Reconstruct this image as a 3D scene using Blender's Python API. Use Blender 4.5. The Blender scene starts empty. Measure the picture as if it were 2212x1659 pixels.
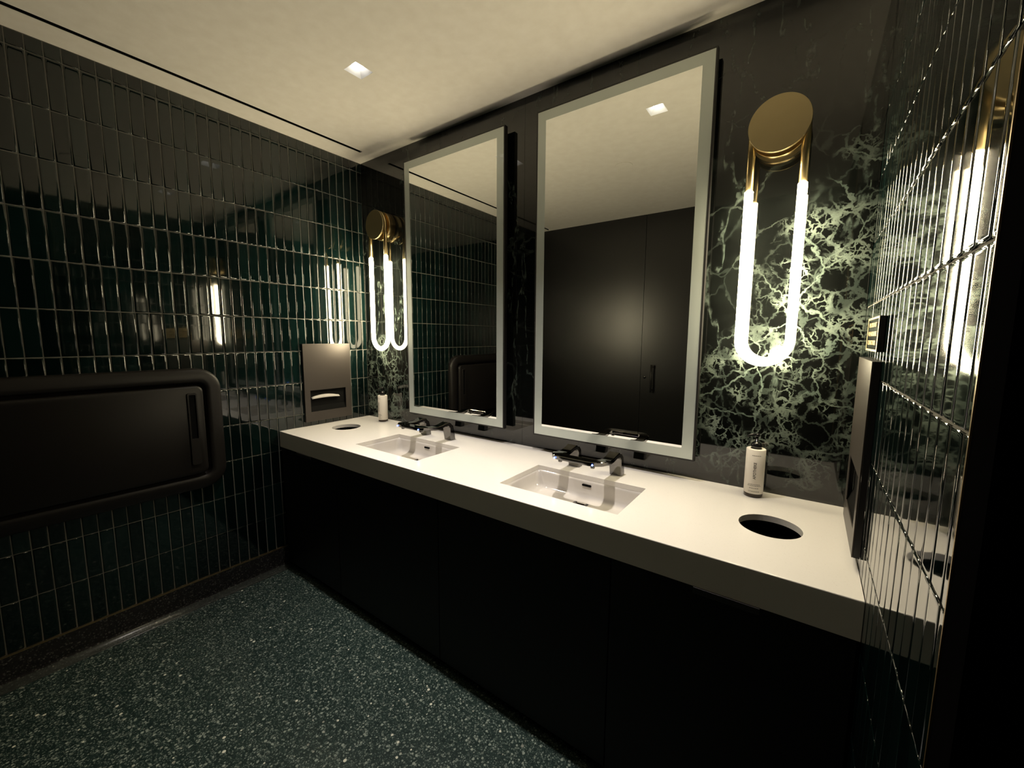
import bpy, bmesh, math, random
from mathutils import Vector, Matrix, noise
random.seed(7)
PI = math.pi
SC = bpy.context.scene
COL = SC.collection

# ------------------------------------------------------------------ camera
CAM = dict(x=2.5688, y=-1.7728, z=1.4446, yaw=0.6265, pitch=-0.1157, roll=-0.0063, f=883.7)
cam_d = bpy.data.cameras.new('camera'); cam = bpy.data.objects.new('camera', cam_d); COL.objects.link(cam)
Mr = Matrix.Rotation(CAM['yaw'], 3, 'Z') @ Matrix.Rotation(CAM['pitch'], 3, 'X') @ Matrix.Rotation(CAM['roll'], 3, 'Y')
rt, fw, up = Mr.col[0], Mr.col[1], Mr.col[2]
mw = Matrix(((rt[0], up[0], -fw[0], CAM['x']), (rt[1], up[1], -fw[1], CAM['y']), (rt[2], up[2], -fw[2], CAM['z']), (0, 0, 0, 1)))
cam.matrix_world = mw
cam_d.sensor_width = 36; cam_d.lens = CAM['f'] / 2212 * 36; cam_d.clip_start = 0.01
SC.camera = cam

# ------------------------------------------------------------------ world, exposure, light levels
w = bpy.data.worlds.new('world'); SC.world = w; w.use_nodes = True
w.node_tree.nodes['Background'].inputs[0].default_value = (0, 0, 0, 1)
w.node_tree.nodes['Background'].inputs[1].default_value = 0.0
SC.view_settings.view_transform = 'Standard'; SC.view_settings.look = 'None'
SC.view_settings.exposure = 0.2; SC.view_settings.gamma = 1.0; SC.view_settings.use_curve_mapping = False
SC.cycles.use_denoising = True
SC.cycles.max_bounces = 12; SC.cycles.glossy_bounces = 8; SC.cycles.diffuse_bounces = 6
SC.cycles.caustics_reflective = True; SC.cycles.sample_clamp_indirect = 6.0; SC.cycles.blur_glossy = 0.2
SCONCE_E = 66.0                    # glowing tube strength
SCONCE_C = (1.0, 0.86, 0.56)
DOWN_E = 4.4                       # power of each downlight lamp, W
DOWN_C = (1.0, 0.91, 0.82)

# ------------------------------------------------------------------ dimensions (metres)
L, H, W = 2.71, 2.606, 2.37        # marble wall length, ceiling height, room depth
CH, CD, CT = 0.865, 0.629, 0.096   # counter height, depth, apron
RW = 1.16                          # tiled part of the right wall
MY = 0.055                         # mirror stand-off
SEAM = 1.355

# ------------------------------------------------------------------ materials
def mat(name, base=(.5, .5, .5), rough=.5, metal=0., spec=.5, coat=0., coat_r=.03, emis=None, es=0., trans=0., ior=1.5):
    m = bpy.data.materials.new(name); m.use_nodes = True
    b = m.node_tree.nodes['Principled BSDF']; I = b.inputs
    I['Base Color'].default_value = (*base, 1); I['Roughness'].default_value = rough
    I['Metallic'].default_value = metal; I['Specular IOR Level'].default_value = spec
    I['Coat Weight'].default_value = coat; I['Coat Roughness'].default_value = coat_r
    I['Transmission Weight'].default_value = trans; I['IOR'].default_value = ior
    if emis: I['Emission Color'].default_value = (*emis, 1); I['Emission Strength'].default_value = es
    return m
def nt(m): return m.node_tree, m.node_tree.nodes, m.node_tree.links, m.node_tree.nodes['Principled BSDF']
def node(N, t, **k):
    n = N.new(t)
    for a, v in k.items():
        if a in ('operation', 'feature', 'blend_type', 'data_type', 'noise_dimensions', 'voronoi_dimensions', 'use_clamp'): setattr(n, a, v)
        else: n.inputs[a.replace('_', ' ')].default_value = v
    return n
def math_(N, Lk, op, a, b=None, clamp=False):
    n = N.new('ShaderNodeMath'); n.operation = op; n.use_clamp = clamp
    for i, v in enumerate((a, b)):
        if v is None: continue
        if isinstance(v, (int, float)): n.inputs[i].default_value = v
        else: Lk.new(v, n.inputs[i])
    return n.outputs[0]
def ramp(N, Lk, fac, stops):
    r = N.new('ShaderNodeValToRGB'); e = r.color_ramp.elements
    while len(e) < len(stops): e.new(.5)
    for i, (p, c) in enumerate(stops):
        e[i].position = p; e[i].color = (c, c, c, 1) if isinstance(c, (int, float)) else (*c, 1)
    Lk.new(fac, r.inputs[0]); return r.outputs[0]
def mixc(N, Lk, fac, a, b):
    n = N.new('ShaderNodeMix'); n.data_type = 'RGBA'
    for s, v in ((n.inputs[0], fac), (n.inputs[6], a), (n.inputs[7], b)):
        if isinstance(v, (int, float)): s.default_value = v
        elif isinstance(v, tuple): s.default_value = (*v, 1)
        else: Lk.new(v, s)
    return n.outputs[2]
def bump(N, Lk, h, strength, dist, bs):
    b = N.new('ShaderNodeBump'); b.inputs['Strength'].default_value = strength; b.inputs['Distance'].default_value = dist
    Lk.new(h, b.inputs['Height']); Lk.new(b.outputs[0], bs.inputs['Normal'])

M = {}
# ceiling plaster
M['ceiling'] = mat('ceiling plaster', (.80, .77, .70), .85, spec=.2)
t, N, K, B = nt(M['ceiling'])
g = N.new('ShaderNodeNewGeometry'); n1 = node(N, 'ShaderNodeTexNoise', Scale=18., Detail=6.); K.new(g.outputs['Position'], n1.inputs[0])
K.new(ramp(N, K, n1.outputs[0], [(.3, (.77, .735, .66)), (.7, (.82, .79, .72))]), B.inputs['Base Color'])
n2 = node(N, 'ShaderNodeTexNoise', Scale=90., Detail=3.); K.new(g.outputs['Position'], n2.inputs[0]); bump(N, K, n2.outputs[0], .12, .002, B)

# glazed green tile (colour varies from tile to tile)
M['tile'] = mat('green glazed tile', (.004, .03, .024), .05, spec=.5, coat=.5)
t, N, K, B = nt(M['tile'])
g = N.new('ShaderNodeNewGeometry')
nz = node(N, 'ShaderNodeTexNoise', Scale=22., Detail=3.); K.new(g.outputs['Position'], nz.inputs[0])
f = math_(N, K, 'ADD', math_(N, K, 'MULTIPLY', g.outputs['Random Per Island'], .65), math_(N, K, 'MULTIPLY', nz.outputs[0], .4))
K.new(ramp(N, K, f, [(.1, (.0012, .0035, .0034)), (.5, (.0018, .0064, .0060)), (.95, (.0036, .0125, .0117))]), B.inputs['Base Color'])
nb = node(N, 'ShaderNodeTexNoise', Scale=14., Detail=2.); K.new(g.outputs['Position'], nb.inputs[0])
nb2 = node(N, 'ShaderNodeTexNoise', Scale=120., Detail=2.); K.new(g.outputs['Position'], nb2.inputs[0])
bump(N, K, math_(N, K, 'ADD', nb.outputs[0], math_(N, K, 'MULTIPLY', nb2.outputs[0], .05)), .022, .0045, B)
M['grout'] = mat('grey grout', (.17, .163, .145), .8, spec=.25)

# Alpi-green marble
def marble():
    m = mat('dark green veined marble', (.01, .012, .01), .035, spec=.75)
    t, N, K, B = nt(m)
    g = N.new('ShaderNodeNewGeometry'); pos = g.outputs['Position']
    wn = node(N, 'ShaderNodeTexNoise', Scale=4.5, Detail=6., Roughness=.62); K.new(pos, wn.inputs[0])
    def warp(amount, src):
        s = N.new('ShaderNodeVectorMath'); s.operation = 'SUBTRACT'; K.new(src, s.inputs[0]); s.inputs[1].default_value = (.5, .5, .5)
        sc = N.new('ShaderNodeVectorMath'); sc.operation = 'SCALE'; K.new(s.outputs[0], sc.inputs[0]); sc.inputs[3].default_value = amount
        a = N.new('ShaderNodeVectorMath'); a.operation = 'ADD'; K.new(sc.outputs[0], a.inputs[0]); K.new(pos, a.inputs[1]); return a.outputs[0]
    p1 = warp(.22, wn.outputs[1])
    wn2 = node(N, 'ShaderNodeTexNoise', Scale=26., Detail=4., Roughness=.6); K.new(pos, wn2.inputs[0])
    p2 = warp(.06, wn2.outputs[1])
    def map_(v, sc, rot=(0, 0, 0), loc=(0, 0, 0)):
        mp = N.new('ShaderNodeMapping'); mp.inputs['Scale'].default_value = sc; mp.inputs['Rotation'].default_value = rot; mp.inputs['Location'].default_value = loc
        K.new(v, mp.inputs[0]); return mp.outputs[0]
    def vor(v, scale, rnd=1.):
        n = node(N, 'ShaderNodeTexVoronoi', feature='DISTANCE_TO_EDGE', Scale=scale, Randomness=rnd); K.new(v, n.inputs[0]); return n.outputs[0]
    big = ramp(N, K, vor(map_(p1, (1, .4, .8), (0, .5, 0)), 6.), [(.0, 1.), (.010, .9), (.022, 0.)])
    mid = ramp(N, K, vor(map_(p2, (1, .5, .8), (0, .35, 0), (1.3, 0, 2.1)), 15.), [(.0, 1.), (.03, .85), (.055, 0.)])
    fine = ramp(N, K, vor(map_(p2, (1, .6, .85), (0, -.4, 0), (4.3, 0, .7)), 40.), [(.0, 1.), (.05, .8), (.10, 0.)])
    # where the crackle is dense
    def blob(cx, cz, rx, rz, gain=1.):
        sp = N.new('ShaderNodeSeparateXYZ'); K.new(p1, sp.inputs[0])
        dx = math_(N, K, 'MULTIPLY', math_(N, K, 'SUBTRACT', sp.outputs[0], cx), 1 / rx)
        dz = math_(N, K, 'MULTIPLY', math_(N, K, 'SUBTRACT', sp.outputs[2], cz), 1 / rz)
        d = math_(N, K, 'ADD', math_(N, K, 'MULTIPLY', dx, dx), math_(N, K, 'MULTIPLY', dz, dz))
        return math_(N, K, 'MULTIPLY', math_(N, K, 'SUBTRACT', 1.25, d, True), gain, True)
    bl = blob(2.60, 1.42, .20, .50)
    for a in ((2.42, 1.22, .24, .26), (.16, 1.05, .33, .36), (2.30, 1.08, .13, .16), (2.66, 1.9, .1, .22, .5)):
        bl = math_(N, K, 'MAXIMUM', bl, blob(*a))
    cl = node(N, 'ShaderNodeTexNoise', Scale=9., Detail=3.); K.new(pos, cl.inputs[0])
    patch = ramp(N, K, cl.outputs[0], [(.46, .0), (.60, 1.)])
    patch2 = ramp(N, K, wn.outputs[0], [(.44, .0), (.60, 1.)])
    dens = math_(N, K, 'MULTIPLY', bl, math_(N, K, 'ADD', .28, math_(N, K, 'MULTIPLY', patch, .8)), True)
    v = math_(N, K, 'MAXIMUM', math_(N, K, 'MULTIPLY', mid, dens), math_(N, K, 'MULTIPLY', math_(N, K, 'MULTIPLY', fine, dens), math_(N, K, 'MULTIPLY', patch, .95)))
    v = math_(N, K, 'MAXIMUM', v, math_(N, K, 'MULTIPLY', big, math_(N, K, 'ADD', math_(N, K, 'MULTIPLY', bl, .85), math_(N, K, 'MULTIPLY', patch2, .16), True)))
    # long thin diagonal veins
    def streak(sc, rot, loc, wd):
        n = node(N, 'ShaderNodeTexNoise', Scale=1.9, Detail=5., Roughness=.5); K.new(map_(pos, sc, rot, loc), n.inputs[0])
        a = math_(N, K, 'ABSOLUTE', math_(N, K, 'SUBTRACT', n.outputs[0], .5))
        return ramp(N, K, a, [(.0, 1.), (wd * .5, .5), (wd, 0.)])
    st = streak((1.9, 1, .55), (0, -.55, 0), (0, 0, 0), .009)
    brk = ramp(N, K, wn2.outputs[0], [(.42, .0), (.62, 1.)])
    v = math_(N, K, 'MAXIMUM', v, math_(N, K, 'MULTIPLY', st, math_(N, K, 'MULTIPLY', brk, .55)))
    haze = node(N, 'ShaderNodeTexNoise', Scale=7., Detail=8., Roughness=.7); K.new(map_(p1, (1, 1, 1), loc=(3, 1, 2)), haze.inputs[0])
    hz = ramp(N, K, haze.outputs[0], [(.45, 0.), (.75, .3)])
    base = mixc(N, K, hz, (.0028, .0032, .0030), (.014, .0175, .015))
    tone = ramp(N, K, cl.outputs[0], [(.3, (.09, .125, .11)), (.7, (.165, .20, .172))])
    K.new(mixc(N, K, v, base, tone), B.inputs['Base Color'])
    return m
M['marble'] = marble()

# terrazzo
def terrazzo(name, matrix, matrix2, chips, dense):
    m = mat(name, matrix, .28, spec=.4)
    t, N, K, B = nt(m)
    g = N.new('ShaderNodeNewGeometry'); pos = g.outputs['Position']
    nz = node(N, 'ShaderNodeTexNoise', Scale=70., Detail=2.); K.new(pos, nz.inputs[0])
    col = mixc(N, K, ramp(N, K, nz.outputs[0], [(.35, 0.), (.65, 1.)]), matrix, matrix2)
    for sc, th, rad, c2, gain in ((84., .40 + (1 - dense) * .5, .42, chips[0], .7), (135., .30 + (1 - dense) * .6, .44, chips[1], .7), (52., .90, .30, chips[2], .95), (230., .35 + (1 - dense) * .5, .45, chips[3], .7)):
        v = node(N, 'ShaderNodeTexVoronoi', feature='F1', Scale=sc); K.new(pos, v.inputs[0])
        sp = N.new('ShaderNodeSeparateColor'); K.new(v.outputs['Color'], sp.inputs[0])
        on = math_(N, K, 'GREATER_THAN', sp.outputs[0], th)
        r = math_(N, K, 'MULTIPLY', math_(N, K, 'ADD', .45, math_(N, K, 'MULTIPLY', sp.outputs[1], .6)), rad)
        ins = math_(N, K, 'LESS_THAN', v.outputs['Distance'], r)
        f = math_(N, K, 'MULTIPLY', math_(N, K, 'MULTIPLY', on, ins), math_(N, K, 'MULTIPLY', math_(N, K, 'ADD', .3, math_(N, K, 'MULTIPLY', sp.outputs[2], .7)), gain))
        col = mixc(N, K, f, col, c2)
    K.new(col, B.inputs['Base Color'])
    return m
M['terrazzo'] = terrazzo('green terrazzo', (.010, .020, .018), (.018, .033, .029), [(.33, .38, .32), (.23, .28, .24), (.66, .66, .54), (.17, .22, .19)], 1.)
M['terrazzo_base'] = terrazzo('black terrazzo', (.012, .011, .011), (.02, .018, .018), [(.16, .15, .14), (.12, .12, .11), (.25, .24, .22), (.06, .06, .06)], .45)

M['terrazzo_cove'] = terrazzo('paler terrazzo cove', (.030, .034, .030), (.045, .048, .042), [(.12, .13, .11), (.10, .12, .10), (.2, .2, .18), (.07, .08, .07)], .8)  # cove mix: matrix paler than floor and base, chips muted
M['quartz'] = mat('white quartz', (.74, .715, .685), .16, spec=.45)
t, N, K, B = nt(M['quartz']); g = N.new('ShaderNodeNewGeometry')
nq = node(N, 'ShaderNodeTexNoise', Scale=240., Detail=2.); K.new(g.outputs['Position'], nq.inputs[0])
K.new(ramp(N, K, nq.outputs[0], [(.26, (.66, .635, .60)), (.34, (.735, .71, .68)), (1, (.75, .725, .695))]), B.inputs['Base Color'])
M['ceramic'] = mat('white ceramic', (.62, .59, .56), .06, spec=.5, coat=.5)
M['mirror'] = mat('mirror glass', (.94, .95, .92), .0, metal=1.)
M['frost'] = mat('frosted mirror border', (.62, .68, .645), .36, metal=.38, spec=.5, coat=.6, coat_r=.0)
M['black_metal'] = mat('black powder-coated metal', (.014, .013, .013), .42, spec=.5)
M['laminate'] = mat('black laminate', (.005, .0046, .0046), .32, spec=.6)
M['cab'] = mat('matte black cabinet laminate', (.006, .006, .007), .5, spec=.25)
M['door_black'] = mat('dull black door paint', (.003, .003, .0035), 1., spec=0.)
M['bronze'] = mat('satin dark bronze metal', (.075, .065, .059), .36, metal=.5)
t, N, K, B = nt(M['bronze']); g = N.new('ShaderNodeNewGeometry')
mp = N.new('ShaderNodeMapping'); mp.inputs['Scale'].default_value = (1, 1, 1); K.new(g.outputs['Position'], mp.inputs[0])
nq = node(N, 'ShaderNodeTexNoise', Scale=700., Detail=1.); K.new(mp.outputs[0], nq.inputs[0]); bump(N, K, nq.outputs[0], .08, .0005, B)
M['brass'] = mat('satin brass', (.56, .43, .21), .30, metal=1.)
M['brass_dark'] = mat('brushed brass plate', (.50, .41, .23), .42, metal=1.)
M['brass_strip'] = mat('brass strip', (.42, .31, .16), .4, metal=1.)
M['tube'] = mat('glowing diffuser tube', (.9, .9, .9), .4, emis=SCONCE_C, es=SCONCE_E)
M['chrome'] = mat('polished dark chrome', (.17, .165, .16), .06, metal=1.)
M['black_hole'] = mat('dark opening', (.004, .004, .004), .8, spec=.1)
M['led'] = mat('blue sensor light', (.1, .2, 1), .3, emis=(.08, .16, 1.), es=14.)
M['plastic'] = mat('black moulded plastic', (.008, .0068, .0065), .44, spec=.28)
t, N, K, B = nt(M['plastic']); g = N.new('ShaderNodeNewGeometry')
nq = node(N, 'ShaderNodeTexNoise', Scale=600., Detail=1.); K.new(g.outputs['Position'], nq.inputs[0]); bump(N, K, nq.outputs[0], .15, .0006, B)
M['paper'] = mat('white paper', (.82, .80, .76), .8, spec=.2)
M['towel'] = mat('grey-white paper towel', (.45, .43, .41), .8, spec=.2)
M['label'] = mat('cream label', (.82, .77, .70), .5, spec=.3)
M['amber'] = mat('dark amber bottle', (.035, .018, .010), .12, spec=.5)
M['pump'] = mat('glossy black plastic', (.008, .008, .009), .14, spec=.5)
M['ink'] = mat('grey ink', (.12, .11, .10), .7)
M['gold'] = mat('gold lettering', (.75, .55, .28), .35, metal=.6)
M['white_paint'] = mat('white painted metal', (.85, .85, .86), .5)
M['lamp'] = mat('lit lamp lens', (1, 1, 1), .4, emis=(1., .97, .9), es=8.)

# ------------------------------------------------------------------ helpers
def link(name, me, m=None, parent=None, smooth=False):
    o = bpy.data.objects.new(name, me); COL.objects.link(o)
    if m is not None:
        for x in (m if isinstance(m, (list, tuple)) else [m]): me.materials.append(x)
    if parent is not None: o.parent = parent
    if smooth:
        for p in me.polygons: p.use_smooth = True
    return o
def obj(name, bm, m, parent=None, smooth=False, bevel=0., seg=2, angle=35):
    me = bpy.data.meshes.new(name); bmesh.ops.recalc_face_normals(bm, faces=bm.faces); bm.to_mesh(me); bm.free()
    o = link(name, me, m, parent, smooth)
    if bevel:
        b = o.modifiers.new('bevel', 'BEVEL'); b.width = bevel; b.segments = seg; b.limit_method = 'ANGLE'; b.angle_limit = math.radians(angle)
        b.harden_normals = False
    return o
def root(name, loc, label, cat, group=None):
    o = bpy.data.objects.new(name, None); COL.objects.link(o); o.location = loc
    o.empty_display_size = .05; tag(o, label, cat, group); return o
def tag(o, label, cat, group=None):
    o['label'] = label; o['category'] = cat
    if group: o['group'] = group
    return o
def struct(o, label=None):
    o['kind'] = 'structure'
    if label: o['label'] = label
    return o
def box(bm, x0, x1, y0, y1, z0, z1, mi=0):
    v = [bm.verts.new((x, y, z)) for z in (z0, z1) for y in (y0, y1) for x in (x0, x1)]
    fs = []
    for q in ((0, 2, 3, 1), (4, 5, 7, 6), (0, 1, 5, 4), (2, 6, 7, 3), (0, 4, 6, 2), (1, 3, 7, 5)):
        f = bm.faces.new([v[i] for i in q]); f.material_index = mi; fs.append(f)
    return fs
def nbox(*a):
    bm = bmesh.new(); box(bm, *a); return bm
def lathe(bm, prof, n=48, c=(0, 0, 0), axis='Z', cap=True):
    """prof: list of (radius, height)"""
    rings = []
    for r, h in prof:
        ring = []
        for i in range(n):
            a = 2 * PI * i / n; p = (r * math.cos(a), r * math.sin(a), h)
            if axis == 'Y': p = (p[0], h, p[1])
            if axis == 'X': p = (h, p[0], p[1])
            ring.append(bm.verts.new((p[0] + c[0], p[1] + c[1], p[2] + c[2])))
        rings.append(ring)
    for a, b in zip(rings, rings[1:]):
        for i in range(n): bm.faces.new((a[i], a[(i + 1) % n], b[(i + 1) % n], b[i]))
    if cap:
        bm.faces.new(rings[0][::-1]); bm.faces.new(rings[-1])
    return bm
def tube(bm, pts, r, n=20, closed=False, cap=True):
    pts = [Vector(p) for p in pts]; rings = []; prev = None
    for i, p in enumerate(pts):
        if closed: d = (pts[(i + 1) % len(pts)] - pts[i - 1]).normalized()
        else: d = (pts[min(i + 1, len(pts) - 1)] - pts[max(i - 1, 0)]).normalized()
        if prev is None:
            u = d.orthogonal().normalized()
        else:
            u = (prev - d * prev.dot(d)).normalized()
        prev = u; v = d.cross(u)
        rings.append([bm.verts.new(p + u * r * math.cos(2 * PI * k / n) + v * r * math.sin(2 * PI * k / n)) for k in range(n)])
    m_ = len(rings)
    for i in range(m_ if closed else m_ - 1):
        a, b = rings[i], rings[(i + 1) % m_]
        for k in range(n): bm.faces.new((a[k], a[(k + 1) % n], b[(k + 1) % n], b[k]))
    if cap and not closed: bm.faces.new(rings[0][::-1]); bm.faces.new(rings[-1])
    return bm
def rrect(w_, h_, r, n=8, cx=0, cy=0):
    pts = []
    for sx, sy, a0 in ((1, 1, 0), (-1, 1, PI / 2), (-1, -1, PI), (1, -1, 3 * PI / 2)):
        for i in range(n + 1):
            a = a0 + PI / 2 * i / n
            pts.append((cx + sx * (w_ / 2 - r) + r * math.cos(a), cy + sy * (h_ / 2 - r) + r * math.sin(a)))
    return pts
def plate(name, outer, holes, thick, m, parent=None, to3=None, bevel=0.):
    """flat plate with holes: outline in 2D, extruded; to3 maps (u, v, w) to 3D"""
    cu = bpy.data.curves.new('outline', 'CURVE'); cu.dimensions = '2D'; cu.fill_mode = 'BOTH'; cu.extrude = thick / 2
    for loop in [outer] + list(holes):
        s = cu.splines.new('POLY'); s.points.add(len(loop) - 1); s.use_cyclic_u = True
        for p, q in zip(s.points, loop): p.co = (q[0], q[1], 0, 1)
    tmp = bpy.data.objects.new('tmp', cu); COL.objects.link(tmp)
    dg = bpy.context.evaluated_depsgraph_get(); me = bpy.data.meshes.new_from_object(tmp.evaluated_get(dg))
    bpy.data.objects.remove(tmp); bpy.data.curves.remove(cu)
    bm = bmesh.new(); bm.from_mesh(me); bpy.data.meshes.remove(me)
    bmesh.ops.remove_doubles(bm, verts=bm.verts, dist=1e-5)
    if to3:
        for v in bm.verts: v.co = to3(v.co.x, v.co.y, v.co.z)
    for f_ in bm.faces: f_.smooth = False
    return obj(name, bm, m, parent, bevel=bevel, angle=60)
def copy_tree(o, parent=None):
    c = o.copy(); COL.objects.link(c)
    if parent is not None: c.parent = parent
    for ch in list(o.children): copy_tree(ch, c)
    return c
def circ(cx, cy, r, n=64): return [(cx + r * math.cos(2 * PI * i / n), cy + r * math.sin(2 * PI * i / n)) for i in range(n)]
def text_bm(s, size, align='CENTER'):
    cu = bpy.data.curves.new('txt', 'FONT'); cu.body = s; cu.size = size; cu.align_x = align; cu.align_y = 'CENTER'; cu.fill_mode = 'FRONT'; cu.resolution_u = 3; cu.offset = size * .025
    tmp = bpy.data.objects.new('tmp', cu); COL.objects.link(tmp)
    dg = bpy.context.evaluated_depsgraph_get(); me = bpy.data.meshes.new_from_object(tmp.evaluated_get(dg))
    bpy.data.objects.remove(tmp); bpy.data.curves.remove(cu)
    bm = bmesh.new(); bm.from_mesh(me); bpy.data.meshes.remove(me); return bm

# ------------------------------------------------------------------ room shell
CO = RW + .0                                      # where the tile stops on the right
bm = nbox(-.15, L + .15, -W - .15, .15, -.12, 0.)
struct(obj('floor', bm, M['terrazzo']), 'dark green terrazzo floor with pale chips')

DL = [(.866, -.592), (1.845, -.592)]              # downlights
holes = [[(x - .044, y - .044), (x + .044, y - .044), (x + .044, y + .044), (x - .044, y + .044)] for x, y in DL]
holes.append([(.150, -W + .02), (.176, -W + .02), (.176, -.105), (.150, -.105)])
c = plate('ceiling', [(-.15, -W - .15), (L + .15, -W - .15), (L + .15, .15), (-.15, .15)], holes, .02, M['ceiling'], to3=lambda u, v, q: Vector((u, v, H + .01 + q)))
struct(c, 'cream plaster ceiling')
bm = nbox(-.15, L + .15, -W - .15, .15, H + .12, H + .2)
struct(obj('ceiling_slab', bm, M['black_hole']), 'dark slab above the ceiling')

# linear slot
s = root('linear_air_slot', (.163, -W / 2, H), 'long black linear air slot cut in the ceiling beside the green tiled wall', 'air vent')
bm = bmesh.new()
box(bm, .150 - .163, .152 - .163, -W / 2 + .025, W / 2 - .106, 0.001, .06); box(bm, .174 - .163, .176 - .163, -W / 2 + .025, W / 2 - .106, 0.001, .06)
box(bm, -.012, .012, -W / 2 + .025, W / 2 - .106, .055, .06)
obj('channel', bm, M['black_hole'], s)

# tiled walls ---------------------------------------------------------------
def tile_wall(name, x_face, sgn, y_lo, y_hi, first, pitch=.0501, rows=None, off=0):
    """sgn=+1: wall faces +x.  Tiles are pillowed slabs standing 4 mm proud of the grout."""
    bm = bmesh.new()
    gx = x_face - sgn * .003
    box(bm, min(gx, gx - sgn * .15), max(gx, gx - sgn * .15), y_lo, y_hi, 0., H, 0)
    zs = [.133] + [.345 + .2 * k for k in range(12)] + [H - .001]
    ys = [y_hi]
    y = first
    while y > y_lo + .004: ys.append(y); y -= pitch
    ys.append(y_lo)
    gr = .0018
    rnd = random.Random(11 + off)
    for zi in range(len(zs) - 1):
        for yi in range(len(ys) - 1):
            y1, y0 = ys[yi] - gr, ys[yi + 1] + gr; z0, z1 = zs[zi] + gr, zs[zi + 1] - gr
            if y1 - y0 < .006 or z1 - z0 < .008: continue
            j = .0005
            y0 += rnd.uniform(-j, j); y1 += rnd.uniform(-j, j); z0 += rnd.uniform(-j, j); z1 += rnd.uniform(-j, j)
            ty, tz, tb = rnd.gauss(0, .0035), rnd.gauss(0, .0008), rnd.uniform(-.0003, .0003)
            yc, zc = (y0 + y1) / 2, (z0 + z1) / 2
            rings = []
            for ins, hgt in ((0, -.003), (0, -.0017), (.0006, -.0007), (.0018, -.00015), (.0045, .0), (.0070, .0)):
                ring = []
                iy = min(ins, (y1 - y0) / 2.3); iz = min(ins, (z1 - z0) / 2.3)
                for yy, zz in ((y0 + iy, z0 + iz), (y1 - iy, z0 + iz), (y1 - iy, z1 - iz), (y0 + iy, z1 - iz)):
                    hh = hgt + tb + (ty * (yy - yc) + tz * (zz - zc) if hgt > -.003 else 0)
                    ring.append(bm.verts.new((x_face + sgn * hh, yy, zz)))
                rings.append(ring)
            for a, b in zip(rings, rings[1:]):
                for i in range(4):
                    f = bm.faces.new((a[i], a[(i + 1) % 4], b[(i + 1) % 4], b[i])); f.material_index = 1; f.smooth = True
            f = bm.faces.new(rings[-1]); f.material_index = 1; f.smooth = True
    o = obj(name, bm, [M['grout'], M['tile']])
    return struct(o, 'dark green glazed vertical stacked tile wall')
wl = tile_wall('wall_left', 0., +1, -W, 0., -.0345)
wr = tile_wall('wall_right', L, -1, -RW, 0., -.0345, off=5)

# marble wall: two slabs with a hairline seam
bm = bmesh.new(); box(bm, .0005, SEAM - .0006, .0, .12, 0., H); box(bm, SEAM + .0006, L - .0005, .0, .12, 0., H); box(bm, SEAM - .0006, SEAM + .0006, .003, .12, 0, H)
struct(obj('wall_back', bm, M['marble']), 'polished black-green veined marble wall behind the mirrors')

# wall opposite the vanity, seen in the mirrors
bm = bmesh.new(); box(bm, 0., 1.224, -W - .12, -W, 0., H); box(bm, 1.228, L, -W - .12, -W, 0., H); box(bm, 1.224, 1.228, -W - .12, -W - .012, 0, H)
struct(obj('wall_front', bm, M['laminate']), 'black laminate wall facing the vanity')

# black doorway closing the right side past the tile
d = bpy.data.objects.new('door_1', None); COL.objects.link(d); d.location = (L + .02, -1.77, 0); struct(d, 'black door past the end of the green tile')
obj('door_frame', nbox(-.02, .13, -.60, .607, 2.2, H), M['door_black'], d)
obj('door_frame', nbox(-.02, .13, .54, .606, 0, 2.199), M['door_black'], d)
obj('door_frame', nbox(-.02, .13, -.60, -.54, 0, 2.199), M['door_black'], d)
obj('door_leaf', nbox(.02, .06, -.539, .539, .005, 2.198), M['door_black'], d)
bm = bmesh.new(); tube(bm, [(.02, -.42, 1.02), (-.03, -.42, 1.02), (-.03, -.30, 1.02)], .009); obj('door_handle', bm, M['black_metal'], d, smooth=True)

# trim
struct(obj('trim_1', nbox(0., .006, -W, -CD + .001, .129, .134), M['brass_strip']), 'thin brass strip between the tile and the terrazzo base')
struct(obj('trim_2', nbox(L - .0015, L + .004, -RW - .003, -RW, 0, H), M['brass_strip']), 'slim metal edge trim ending the tiled wall')
bm = bmesh.new()
prof = [(0, .129), (.006, .129), (.006, .034)] + [(.006 + .040 * (1 - math.cos(a)), .034 - .033 * math.sin(a)) for a in [PI / 2 * i / 8 for i in range(1, 9)]] + [(.046, 0.0), (0, 0)]
for y in (-W, -.55):
    for px, pz in prof: bm.verts.new((px, y, pz))
bm.verts.ensure_lookup_table(); n = len(prof)
for i in range(n):
    f = bm.faces.new([bm.verts[i], bm.verts[(i + 1) % n], bm.verts[n + (i + 1) % n], bm.verts[n + i]])
    if 4 <= i <= 10: f.material_index = 1; f.smooth = True
bm.faces.new(bm.verts[:n]); bm.faces.new(bm.verts[n:])
struct(obj('baseboard_left', bm, [M['terrazzo_base'], M['terrazzo_cove']]), 'black terrazzo base with coved foot')

# stall door hardware on the opposite wall
s = root('stall_door', (1.60, -W, .02), 'black flush restroom stall door with a bar handle, reflected in the right mirror', 'door')
obj('door_leaf', nbox(-.368, .45, .0005, .006, .0, 2.5), M['laminate'], s)
bm = bmesh.new(); tube(bm, [(-.255, .006, 1.135), (-.255, .045, 1.135)], .006); tube(bm, [(-.255, .006, .915), (-.255, .045, .915)], .006); tube(bm, [(-.255, .045, 1.16), (-.255, .045, .89)], .010)
obj('pull_handle', bm, M['black_metal'], s, smooth=True)
bm = bmesh.new(); lathe(bm, [(.014, .006), (.014, .010), (.011, .0125), (.001, .0125)], 24, c=(-.329, 0, 1.032), axis='Y'); obj('privacy_lock', bm, M['chrome'], s, smooth=True)

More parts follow.
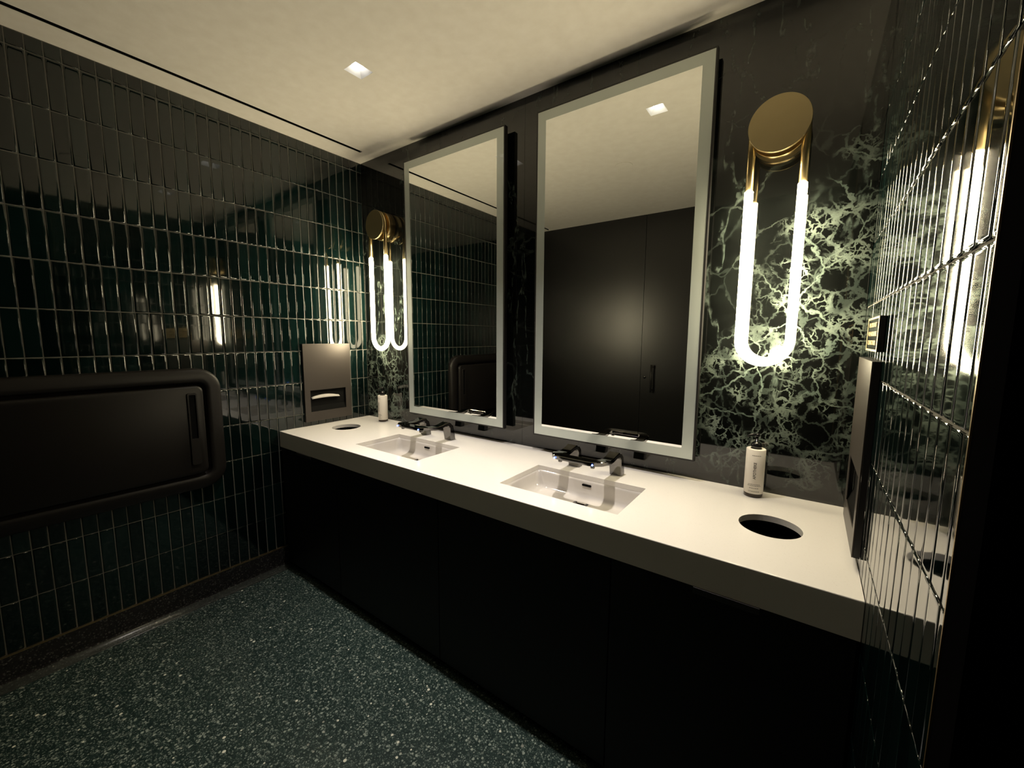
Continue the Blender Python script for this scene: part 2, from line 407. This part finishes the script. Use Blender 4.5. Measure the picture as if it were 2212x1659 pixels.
# ------------------------------------------------------------------ downlights
def downlight(x, y, label):
    r = root('recessed_downlight', (x, y, H), label, 'ceiling light', 'square recessed downlights above the counter')
    bm = bmesh.new()
    a, b, hh = .0435, .0225, .026
    lo = [bm.verts.new((sx * a, sy * a, .0)) for sx, sy in ((-1, -1), (1, -1), (1, 1), (-1, 1))]
    hi = [bm.verts.new((sx * b, sy * b, hh)) for sx, sy in ((-1, -1), (1, -1), (1, 1), (-1, 1))]
    for i in range(4): bm.faces.new((lo[i], lo[(i + 1) % 4], hi[(i + 1) % 4], hi[i]))
    obj('reflector', bm, M['white_paint'], r)
    bm = bmesh.new(); box(bm, -b, b, -b, b, hh, hh + .006); obj('lamp_lens', bm, M['lamp'], r)
    ld = bpy.data.lights.new('downlight_beam', 'AREA'); ld.shape = 'SQUARE'; ld.size = .036; ld.energy = DOWN_E; ld.color = DOWN_C; ld.spread = math.radians(72)
    lo_ = bpy.data.objects.new('downlight_beam', ld); COL.objects.link(lo_); lo_.parent = r; lo_.location = (0, 0, hh - .003)
    return r
downlight(*DL[0], 'square recessed downlight in the open ceiling, over the far basin')
downlight(*DL[1], 'square recessed downlight seen only as a reflection in the right mirror')

s = root('sprinkler_cover', (1.456, -1.156, H), 'small round white cover plate on the ceiling, reflected in the right mirror', 'ceiling cover plate')
bm = bmesh.new(); lathe(bm, [(.057, -.0025), (.058, -.0035), (.057, -.0045)], 48); obj('cover_disc', bm, M['ceiling'], s)
bm = bmesh.new(); lathe(bm, [(.050, -.0024), (.050, 0)], 40); obj('shadow_ring', bm, M['grout'], s)

# ------------------------------------------------------------------ countertop, cabinet
SX = [.877, 1.853]; SY0, SY1, SW = -.527, -.237, .49
HX = [(.212, -.316), (2.509, -.320)]
holes = [circ(x, y, .085) for x, y in HX] + [rrect(SW, SY1 - SY0, .003, 3, x, (SY0 + SY1) / 2) for x in SX]
ct = root('vanity_countertop', (L / 2, -CD / 2, CH - CT), 'long white stone countertop with a thick front edge and two round waste holes', 'countertop')
cr = ct.location
top = plate('worktop', [(.0008, -CD), (L - .0008, -CD), (L - .0008, -.0005), (.0008, -.0005)], holes, .02, M['quartz'], ct, to3=lambda u, v, q: Vector((u, v, CH - .01 + q)) - cr)
bm = bmesh.new(); bm.from_mesh(top.data)
es = [e for e in bm.edges if all(abs(v.co.y + cr.y + CD) < 1e-4 and abs(v.co.z + cr.z - CH) < 1e-4 for v in e.verts)]
bmesh.ops.bevel(bm, geom=es, offset=.0022, segments=3, affect='EDGES', profile=.5)
bm.to_mesh(top.data); bm.free()
obj('front_apron', nbox(.0008 - cr.x, L - .0008 - cr.x, -CD - cr.y, -CD + .02 - cr.y, 0, CT - .02), M['quartz'], ct)

cb = root('vanity_cabinet', (L / 2, -.31, 0), 'matte black cabinet under the white counter with flush doors down to the floor', 'cabinet')
co = Vector((L / 2, -.31, 0))
def cbx(name, x0, x1, y0, y1, z0, z1, m=M['cab'], par=None, bev=.0015):
    return obj(name, nbox(x0 - co.x, x1 - co.x, y0 - co.y, y1 - co.y, z0, z1), m, par or cb, bevel=bev)
bm = bmesh.new()
for a in ((.006, .024), (.58, .598), (2.112, 2.13), (L - .024, L - .006)): box(bm, a[0] - co.x, a[1] - co.x, -.600 - co.y, -.03 - co.y, .05, CH - .022 if False else .70)
box(bm, .006 - co.x, L - .006 - co.x, -.03 - co.y, -.002 - co.y, .05, .70)
box(bm, .006 - co.x, L - .006 - co.x, -.600 - co.y, -.03 - co.y, .05, .068)
box(bm, .006 - co.x, L - .006 - co.x, -.575 - co.y, -.56 - co.y, .0, .05)
obj('carcass', bm, M['cab'], cb)
cbx('top_rail', .006, L - .006, -.606, -.588, .702, CH - .022)
for x0, x1, px in ((.006, .590, .28), (.594, 1.353, None), (1.357, 2.117, None), (2.121, L - .006, 2.437)):
    dr = cbx('door', x0, x1, -.622, -.604, .035, .766)
    if px:
        bm = bmesh.new(); box(bm, px - .078 - co.x, px + .078 - co.x, -.634 - co.y, -.606 - co.y, .7665, .7688); box(bm, px - .078 - co.x, px + .078 - co.x, -.634 - co.y, -.6315 - co.y, .752, .7665)
        h_ = obj('edge_pull', bm, M['black_metal'], dr, bevel=.0006)

# ------------------------------------------------------------------ sinks
def make_sink(x, label):
    r = root('undermount_sink', (x, (SY0 + SY1) / 2, CH - .02), label, 'sink', 'white basins let into the counter')
    w2, d2 = SW + .0005, SY1 - SY0 + .0005
    bm = bmesh.new(); rings = []
    zf = lambda px, py, base: base
    nseg = 6
    prof = [(w2 + .04, d2 + .04, .03, -.0005), (w2, d2, .004, -.0005), (w2 - .003, d2 - .003, .022, -.012), (w2 - .010, d2 - .008, .032, -.040), (w2 - .018, d2 - .014, .036, -.058), (w2 - .030, d2 - .026, .038, -.068), (w2 - .048, d2 - .044, .038, -.0735), (w2 - .075, d2 - .070, .036, -.076)]
    for ww, dd, rr, z in prof:
        rings.append([bm.verts.new((px, py, z)) for px, py in rrect(ww, dd, rr, nseg)])
    # floor falls from the sides to the drain
    n_ = len(rings[0]); dx, dy, dz, rd = 0., .084, -.082, .024
    last = rings[-1]
    for t_ in (.25, .5, .72, .88, 1.):
        ring = []
        for i, v in enumerate(last):
            a = math.atan2(v.co.y - dy, v.co.x - dx)
            tgt = Vector((dx + rd * math.cos(a), dy + rd * math.sin(a), dz))
            p = v.co.lerp(tgt, t_); p.z = v.co.z + (dz - v.co.z) * (t_ ** 1.3 if t_ < .88 else t_); ring.append(bm.verts.new(p))
        rings.append(ring)
    for a, b in zip(rings, rings[1:]):
        for i in range(n_): bm.faces.new((a[i], a[(i + 1) % n_], b[(i + 1) % n_], b[i]))
    o = obj('basin', bm, M['ceramic'], r, smooth=True)
    bm = bmesh.new(); lathe(bm, [(.033, dz + .0005), (.032, dz + .0022), (.024, dz + .0022), (.019, dz + .0005), (.018, dz - .012), (.001, dz - .013)], 32, c=(dx, dy, 0), cap=False)
    obj('drain', bm, M['chrome'], r, smooth=True)
    bm = bmesh.new(); yb = d2 / 2 - .0035
    pts = rrect(.042, .009, .0045, 6, -.002, -.022)
    vs = [bm.verts.new((px, yb - .0025 - (pz + .022) * .0 , pz)) for px, pz in pts]; vb = [bm.verts.new((px, yb + .004, pz)) for px, pz in pts]
    for i in range(len(pts)): bm.faces.new((vs[i], vs[(i + 1) % len(pts)], vb[(i + 1) % len(pts)], vb[i]))
    bm.faces.new(vs); obj('overflow_slot', bm, M['black_hole'], r)
    return r
make_sink(SX[0], 'white rectangular undermount basin below the left mirror, nearer the green wall')
make_sink(SX[1], 'white rectangular undermount basin below the right mirror, nearer the camera')

# ------------------------------------------------------------------ faucets
def make_faucet(x, label):
    r = root('sensor_faucet', (x, -.17, CH), label, 'faucet', 'chrome loop faucets')
    # U-shaped flat loop: centreline in plan, thickness, slight wave in height
    hw, yf, yb, wd = .098, -.172, .012, .034        # half spacing of arms, front, back (local y)
    def zc(y):                                       # height of the loop centre along y
        t_ = (y - yf) / (yb - yf)
        return .094 - .012 * math.sin(min(1, max(0, t_)) * PI) ** 2 + .004 * t_
    path = []
    rr = .038
    for k in range(11): path.append((-hw, yb + (yf + rr - yb) * k / 10))
    for k in range(1, 9): a = PI + PI / 2 * k / 8; path.append((-hw + rr + rr * math.cos(a), yf + rr + rr * math.sin(a)))
    for k in range(1, 8): path.append((-hw + rr + (2 * hw - 2 * rr) * k / 8, yf))
    for k in range(9): a = -PI / 2 + PI / 2 * k / 8; path.append((hw - rr + rr * math.cos(a), yf + rr + rr * math.sin(a)))
    for k in range(1, 11): path.append((hw, yf + rr + (yb - yf - rr) * k / 10))
    full = [(-hw, None, q) for q in range(7)][::-1]
    # section follows the path: down the leg, round the elbow, along the loop, down the other leg
    P = []
    leg = []
    for k in range(8):                               # leg, from the counter up to the elbow
        t_ = k / 7; leg.append((.034 - .012 * t_, .0 + .066 * t_, (-.35 + .1 * t_)))
    bm = bmesh.new(); rings = []
    def ring(c, wv, tv, w_, th):
        wv = wv.normalized(); tv = tv.normalized(); out = []
        for a, b in ((-1, -.72), (-.9, -1), (.9, -1), (1, -.72), (1, .72), (.9, 1), (-.9, 1), (-1, .72)):
            out.append(bm.verts.new(c + wv * (a * w_ / 2) + tv * (b * th / 2)))
        return out
    X, Z = Vector((1, 0, 0)), Vector((0, 0, 1))
    def elbow(side):
        out = []
        zt = zc(yb)
        # leg centre line rises and leans forward, then bends to horizontal
        pts = [Vector((side * hw, .026, .0003)), Vector((side * hw, .022, .025)), Vector((side * hw, .017, .050)), Vector((side * hw, .013, zt - .022)), Vector((side * hw, .005, zt - .010)), Vector((side * hw, -.010, zt - .004))]
        return pts
    loop = [Vector((px, py, zc(py))) for px, py in path if py < -.02]
    cl = elbow(-1) + loop + elbow(1)[::-1]
    Ls = len(elbow(1)); n_ = len(cl)
    for i, c_ in enumerate(cl):
        d_ = (cl[min(i + 1, n_ - 1)] - cl[max(i - 1, 0)]).normalized()
        if i < Ls or i >= n_ - Ls: wv = X if i < Ls else -X
        else: wv = d_.cross(Z); wv = wv if wv.length > .2 else X
        if i < Ls: wv = X
        tv = wv.cross(d_) if i < Ls or True else Z
        q = min(i, n_ - 1 - i)
        th = .036 if q < 3 else (.031 if q == 3 else (.026 if q == 4 else (.022 if q == 5 else .017)))
        ww = .054 if q < 4 else (.048 if q < 6 else .043)
        rings.append(ring(c_, wv, tv, ww, th))
    # keep consecutive rings facing the same way
    for i in range(1, len(rings)):
        a, b = rings[i - 1], rings[i]
        best = min(((sum((a[k].co - (b[(k + s_) % 8] if not rv else b[(s_ - k) % 8]).co).length for k in range(8)), s_, rv) for s_ in range(8) for rv in (0, 1)))
        _, s_, rv = best
        rings[i] = [b[(k + s_) % 8] if not rv else b[(s_ - k) % 8] for k in range(8)]
    for rg in (rings[0], rings[-1]):
        for v in rg: v.co.z = .0003
    for a, b in zip(rings, rings[1:]):
        for k in range(8): bm.faces.new((a[k], a[(k + 1) % 8], b[(k + 1) % 8], b[k]))
    bm.faces.new(rings[0]); bm.faces.new(rings[-1])
    body = obj('spout_loop', bm, M['chrome'], r, smooth=True)
    e = body.modifiers.new('edge', 'EDGE_SPLIT'); e.split_angle = math.radians(28)
    for s_ in (-1, 1):
        bm = bmesh.new(); lathe(bm, [(.008, -.012), (.009, -.009), (.009, .004)], 20, c=(s_ * .072, yf + .008, zc(yf) - .011)); obj('nozzle', bm, M['chrome'], r, smooth=True)
        bm = bmesh.new(); bmesh.ops.create_uvsphere(bm, u_segments=16, v_segments=10, radius=.0034, matrix=Matrix.Translation((s_ * .083, yf - .0212, zc(yf) - .002)))
        obj('sensor_light', bm, M['led'], r, smooth=True)
    return r
make_faucet(.861, 'chrome two-armed sensor faucet with blue lights, standing at the far left basin')
make_faucet(1.846, 'chrome two-armed sensor faucet with blue lights, standing at the near right basin')

# ------------------------------------------------------------------ mirrors
def make_mirror(x0, x1, z0, z1, label):
    cx, cz = (x0 + x1) / 2, z0; w_, h_ = x1 - x0, z1 - z0; fr = .046
    r = root('wall_mirror', (cx, 0, z0), label, 'mirror', 'tall framed mirrors on the marble wall')
    def ringplate(name, o_, i_, y0, y1, m, bev=0.):
        pr = [(-w_ / 2 + o_, o_), (w_ / 2 - o_, o_), (w_ / 2 - o_, h_ - o_), (-w_ / 2 + o_, h_ - o_)]
        pi_ = [(-w_ / 2 + i_, i_), (w_ / 2 - i_, i_), (w_ / 2 - i_, h_ - i_), (-w_ / 2 + i_, h_ - i_)]
        return plate(name, pr, [pi_], abs(y1 - y0), m, r, to3=lambda u, v, q: Vector((u, (y0 + y1) / 2 - q, v)), bevel=bev)
    ringplate('frame', -.0035, .003, -MY - .0005, -.030, M['black_metal'], .0006)
    obj('backing_board', nbox(-w_ / 2 + .001, w_ / 2 - .001, -MY + .006, -.031, .001, h_ - .001), M['black_metal'], r)
    obj('mirror_glass', nbox(-w_ / 2 + fr, w_ / 2 - fr, -MY, -MY + .005, fr, h_ - fr), M['mirror'], r)
    ringplate('frosted_border', .0031, fr - .0002, -MY, -MY + .005, M['frost'])
    obj('wall_mount', nbox(-w_ / 2 + .045, w_ / 2 - .045, -.0295, -.0005, .045, h_ - .045), M['black_metal'], r)
    return r
make_mirror(1.464, 2.2235, .954, 2.480, 'tall rectangular mirror with frosted border nearest the camera, over the near basin')
make_mirror(.510, 1.268, .954, 2.480, 'tall rectangular mirror with frosted border at far left, reflecting the green tile')

# ------------------------------------------------------------------ sconces
def make_sconce(x, label):
    zc = 2.147
    r = root('wall_sconce', (x, 0, zc), label, 'wall light', 'brass paperclip-shaped wall sconces')
    bm = bmesh.new(); lathe(bm, [(.087, -.050), (.088, -.049), (.088, -.0008)][::1], 72, axis='Y'); obj('wall_canopy', bm, M['brass'], r, smooth=False)
    r.children[-1].data.polygons.foreach_set('use_smooth', [len(p.vertices) == 4 for p in r.children[-1].data.polygons])
    bm = bmesh.new(); lathe(bm, [(.0885, -.1015), (.0895, -.1005), (.0895, -.0905), (.0885, -.0895)], 96, axis='Y')
    o = obj('front_disc', bm, M['brass_dark'], r); o.data.polygons.foreach_set('use_smooth', [len(p.vertices) == 4 for p in o.data.polygons])
    bm = bmesh.new(); lathe(bm, [(.014, -.091), (.014, -.049)], 24, axis='Y'); obj('stem', bm, M['brass'], r)
    hw, yt, zt, zb = .077, -.0755, 1.950 - zc, 1.345 + .0135 + .077 - zc
    pts = [(-hw, yt, zt + .001)] + [(-hw, yt, -.03)] + [(hw * -math.cos(a), yt, hw * math.sin(a)) for a in [PI * i / 24 for i in range(25)]] + [(hw, yt, -.03), (hw, yt, zt + .001)]
    bm = bmesh.new(); tube(bm, pts, .0122, 20); obj('brass_tube', bm, M['brass'], r, smooth=True)
    pts = [(-hw, yt, zt)] + [(-hw * math.cos(a), yt, zb - hw * math.sin(a)) for a in [PI * i / 24 for i in range(25)]] + [(hw, yt, zt)]
    bm = bmesh.new(); tube(bm, pts, .0136, 20); obj('glowing_tube', bm, M['tube'], r, smooth=True)
    return r
make_sconce(2.435, 'large brass disc sconce with glowing U-shaped tube, right of the mirrors')
make_sconce(.266, 'brass disc sconce with glowing U-shaped tube in the far corner by the green tile')

# ------------------------------------------------------------------ soap bottles
def make_bottle(x, y, rot, label):
    r = root('soap_bottle', (x, y, CH), label, 'soap bottle', 'pump soap bottles on the counter'); r.rotation_euler = (0, 0, rot)
    R_ = .0315
    bm = bmesh.new(); lathe(bm, [(R_ - .004, 0.0003), (R_ - .001, .003), (R_ - .0008, .010), (R_ - .0008, .168), (R_ - .004, .174), (.016, .178), (.013, .182)], 48); obj('bottle', bm, M['amber'], r, smooth=True)
    bm = bmesh.new(); lathe(bm, [(R_ - .0006, .0140), (R_, .0147), (R_, .1765), (R_ - .0015, .178), (.0185, .1783)], 64, cap=False)
    o = obj('label_sleeve', bm, M['label'], r, smooth=True); o['label'] = 'cream white label sleeve'
    o.modifiers.new('edge', 'EDGE_SPLIT').split_angle = math.radians(50)
    # printing wrapped round the sleeve, facing -y
    def wrap(bm, rot90=False):
        for v in bm.verts:
            u, z = v.co.x, v.co.y
            if rot90: u, z = -v.co.y, v.co.x
            a = u / R_; v.co = Vector((math.sin(a) * (R_ + .0003), -math.cos(a) * (R_ + .0003), z))
        return bm
    bm = text_bm('APOTHEKE', .0125)
    bmesh.ops.subdivide_edges(bm, edges=[e_ for e_ in bm.edges if e_.calc_length() > .004], cuts=2)
    wrap(bm, True)
    for v in bm.verts: v.co.z += .101
    obj('print', bm, M['ink'], r)
    rs = random.Random(3)
    for z, x0, x1, h_ in ((.157, -.012, .014, .0016), (.050, -.019, .020, .0017), (.045, -.021, .018, .0017), (.036, -.015, .014, .0017), (.024, -.017, .017, .0016)):
        bm = bmesh.new(); u = x0
        while u < x1:
            wl_ = rs.uniform(.003, .007); seg = 3
            for s_ in range(seg):
                ua, ub = u + wl_ * s_ / seg, u + wl_ * (s_ + 1) / seg
                vs = [bm.verts.new((q, zz, 0)) for q, zz in ((ua, z - h_ / 2), (ub, z - h_ / 2), (ub, z + h_ / 2), (ua, z + h_ / 2))]; bm.faces.new(vs)
            u += wl_ + .001
        wrap(bm); obj('print_line', bm, M['ink'], r)
    bm = bmesh.new(); lathe(bm, [(.0175, .1785), (.0178, .190), (.0165, .196), (.012, .201), (.0055, .203), (.0048, .222)], 32); obj('pump_collar', bm, M['pump'], r, smooth=True)
    bm = bmesh.new(); lathe(bm, [(.006, .2215), (.0085, .224), (.0085, .231), (.006, .233)], 24)
    tube(bm, [(0, 0, .228), (-.014, -.006, .229), (-.026, -.011, .226), (-.030, -.0128, .221)], .0042, 12); obj('pump_nozzle', bm, M['pump'], r, smooth=True)
    return r
make_bottle(2.438, -.062, .10, 'white labelled pump soap bottle right of the mirrors, near the larger waste hole')
make_bottle(.247, -.062, -.05, 'white labelled pump soap bottle in the far left corner below the small sconce')

# ------------------------------------------------------------------ paper towel dispensers
def make_dispenser(side, label):
    """local frame: u = distance from the marble wall (-y), v = height, face points into the room"""
    x = .0 if side < 0 else L; sg = 1 if side < 0 else -1
    r = root('towel_dispenser', (x, -.31, .893), label, 'paper towel dispenser', 'dark metal towel dispensers on the tiled side walls')
    w_, h_, dp = .322, .497, .017
    X = lambda q: sg * q
    r0, r1, s0, s1 = -.125, .120, .062, .200           # opening (local y, z)
    fp = plate('face_plate', [(-w_ / 2, 0), (w_ / 2, 0), (w_ / 2, h_), (-w_ / 2, h_)], [[(r0, s0), (r1, s0), (r1, s1), (r0, s1)]], .003, M['bronze'], r,
               to3=lambda u, v, q: Vector((X(dp - .0015 + q), u, v)), bevel=.0008)
    bm = bmesh.new()
    a, b = sorted((X(.0005), X(dp - .0035)))
    box(bm, a, b, -w_ / 2, -w_ / 2 + .003, 0, h_); box(bm, a, b, w_ / 2 - .003, w_ / 2, 0, h_); box(bm, a, b, -w_ / 2 + .003, w_ / 2 - .003, 0, .003); box(bm, a, b, -w_ / 2 + .003, w_ / 2 - .003, h_ - .003, h_)
    obj('side_band', bm, M['black_metal'], r)
    bm = bmesh.new(); lathe_y = 0
    a, b = sorted((X(.0003), X(.0009))); box(bm, a, b, r0 - .01, r1 + .01, s0 - .01, s1 + .01)
    # sloping tray inside the opening
    v0 = [bm.verts.new((X(q), yy, zz)) for q, zz in ((.0135, s0 - .002), (.0015, s0 + .035)) for yy in (r0 - .004, r1 + .004)]
    bm.faces.new((v0[0], v0[1], v0[3], v0[2])); obj('recess', bm, M['black_hole'], r)
    # folded towel hanging a little out of the slot
    bm = bmesh.new(); rows = []
    for i in range(13):
        t_ = i / 12; yy = r0 + .010 + (r1 - r0 - .055) * t_
        lift = .015 * math.sin(PI * min(1, t_ * 1.05)) ** .8
        rows.append([bm.verts.new((X(q), yy, zz)) for q, zz in (((.004, s1 - .045 + lift * .9), (.012, s1 - .050 + lift * .55), (.019, s1 - .055 + lift * .25)) if side < 0 else ((.003, s1 - .012 + lift * .3), (.006, s1 - .014 + lift * .2), (.009, s1 - .016 + lift * .1)))])
    for a_, b_ in zip(rows, rows[1:]):
        for k in range(2): bm.faces.new((a_[k], a_[k + 1], b_[k + 1], b_[k]))
    o = obj('paper_towel', bm, M['towel'], r, smooth=True); o['label'] = 'white folded paper towel'
    o.modifiers.new('thick', 'SOLIDIFY').thickness = .0012
    return r
make_dispenser(-1, 'dark bronze towel dispenser on the green wall in the far left corner, white towel showing')
make_dispenser(1, 'dark metal towel dispenser seen edge-on on the right tiled wall over the counter end')

# ------------------------------------------------------------------ sign
s = root('wall_sign', (L, -.3645, 1.413), 'small black sign with gold border and gold lettering above the right towel dispenser', 'sign')
sw, sh, sd = .228, .086, .012
obj('plate', nbox(-sd, -.0005, -sw / 2, sw / 2, 0, sh), M['pump'], s)
plate('gold_border', [(-sw / 2, 0), (sw / 2, 0), (sw / 2, sh), (-sw / 2, sh)], [[(-sw / 2 + .012, .005), (sw / 2 - .012, .005), (sw / 2 - .012, sh - .005), (-sw / 2 + .012, sh - .005)]], .0006, M['gold'], s, to3=lambda u, v, q: Vector((-sd - .0005 + q, u, v)))
for i, tx in enumerate(('EMPLOYEES MUST', 'WASH HANDS BEFORE', 'RETURNING TO WORK')):
    bm = text_bm(tx, .0155)
    xs = [v.co.x for v in bm.verts]; wd_ = max(xs) - min(xs); tgt = (.150, .172, .155)[i]
    for v in bm.verts: v.co = Vector((-sd - .0012, v.co.x * tgt / wd_ * -1, sh - .020 - i * .0225 + v.co.y))
    obj('lettering', bm, M['gold'], s)

# ------------------------------------------------------------------ baby changing station
def make_station():
    y0, y1, z0, z1 = -1.90, -.925, .638, 1.272
    cy, cz = (y0 + y1) / 2, z0
    r = root('baby_changing_station', (0, cy, cz), 'closed black wall-mounted baby changing station on the green tiled wall', 'changing table')
    w_, h_ = y1 - y0, z1 - z0
    # flange: rounded outline, sides sloping in; ring with an opening for the door
    bm = bmesh.new(); rings = []
    prof = [(0., .0005, .11), (0., .022, .11), (.004, .034, .106), (.014, .041, .096), (.050, .045, .050), (.066, .044, .040), (.072, .038, .036), (.074, .012, .036)]
    for ins, x, rad in prof:
        rings.append([bm.verts.new((x, a, b + h_ / 2)) for a, b in rrect(w_ - 2 * ins, h_ - 2 * ins, rad, 10)])
    n_ = len(rings[0])
    for a, b in zip(rings, rings[1:]):
        for i in range(n_): bm.faces.new((a[i], a[(i + 1) % n_], b[(i + 1) % n_], b[i]))
    bm.faces.new(rings[-1]); obj('flange', bm, M['plastic'], r, smooth=True)
    # fold-down door, slightly domed, with a pull recess near its right end
    dw, dh = w_ - .176, h_ - .176
    bm = bmesh.new(); rings = []
    for ins, x in ((0., .0135), (0., .046), (.003, .052), (.010, .0555), (.10, .058)):
        rings.append([bm.verts.new((x, a, b + h_ / 2)) for a, b in rrect(dw - 2 * ins, dh - 2 * ins, .030 if ins < .05 else .02, 8)])
    n_ = len(rings[0])
    for a, b in zip(rings[:4], rings[1:4]):
        for i in range(n_): bm.faces.new((a[i], a[(i + 1) % n_], b[(i + 1) % n_], b[i]))
    bm.faces.new(rings[3]); bmesh.ops.delete(bm, geom=rings[4], context='VERTS')
    dr = obj('door_panel', bm, M['plastic'], r, smooth=True); dr.modifiers.new('edge', 'EDGE_SPLIT').split_angle = math.radians(40)
    # pull: raised slim frame with a dark pocket
    hy, hz0, hz1 = dw / 2 - .052, h_ / 2 - .175, h_ / 2 + .195
    pl = plate('pull_frame', rrect(.040, hz1 - hz0, .008, 5, hy, (hz0 + hz1) / 2), [rrect(.028, .225, .005, 5, hy, hz1 - .122)], .012, M['plastic'], dr, to3=lambda u, v, q: Vector((.0585 + q, u, v)), bevel=.002)
    obj('pull_pocket', nbox(.0558, .0566, hy - .0155, hy + .0155, hz1 - .236, hz1 - .008), M['black_hole'], dr)
    return r
make_station()
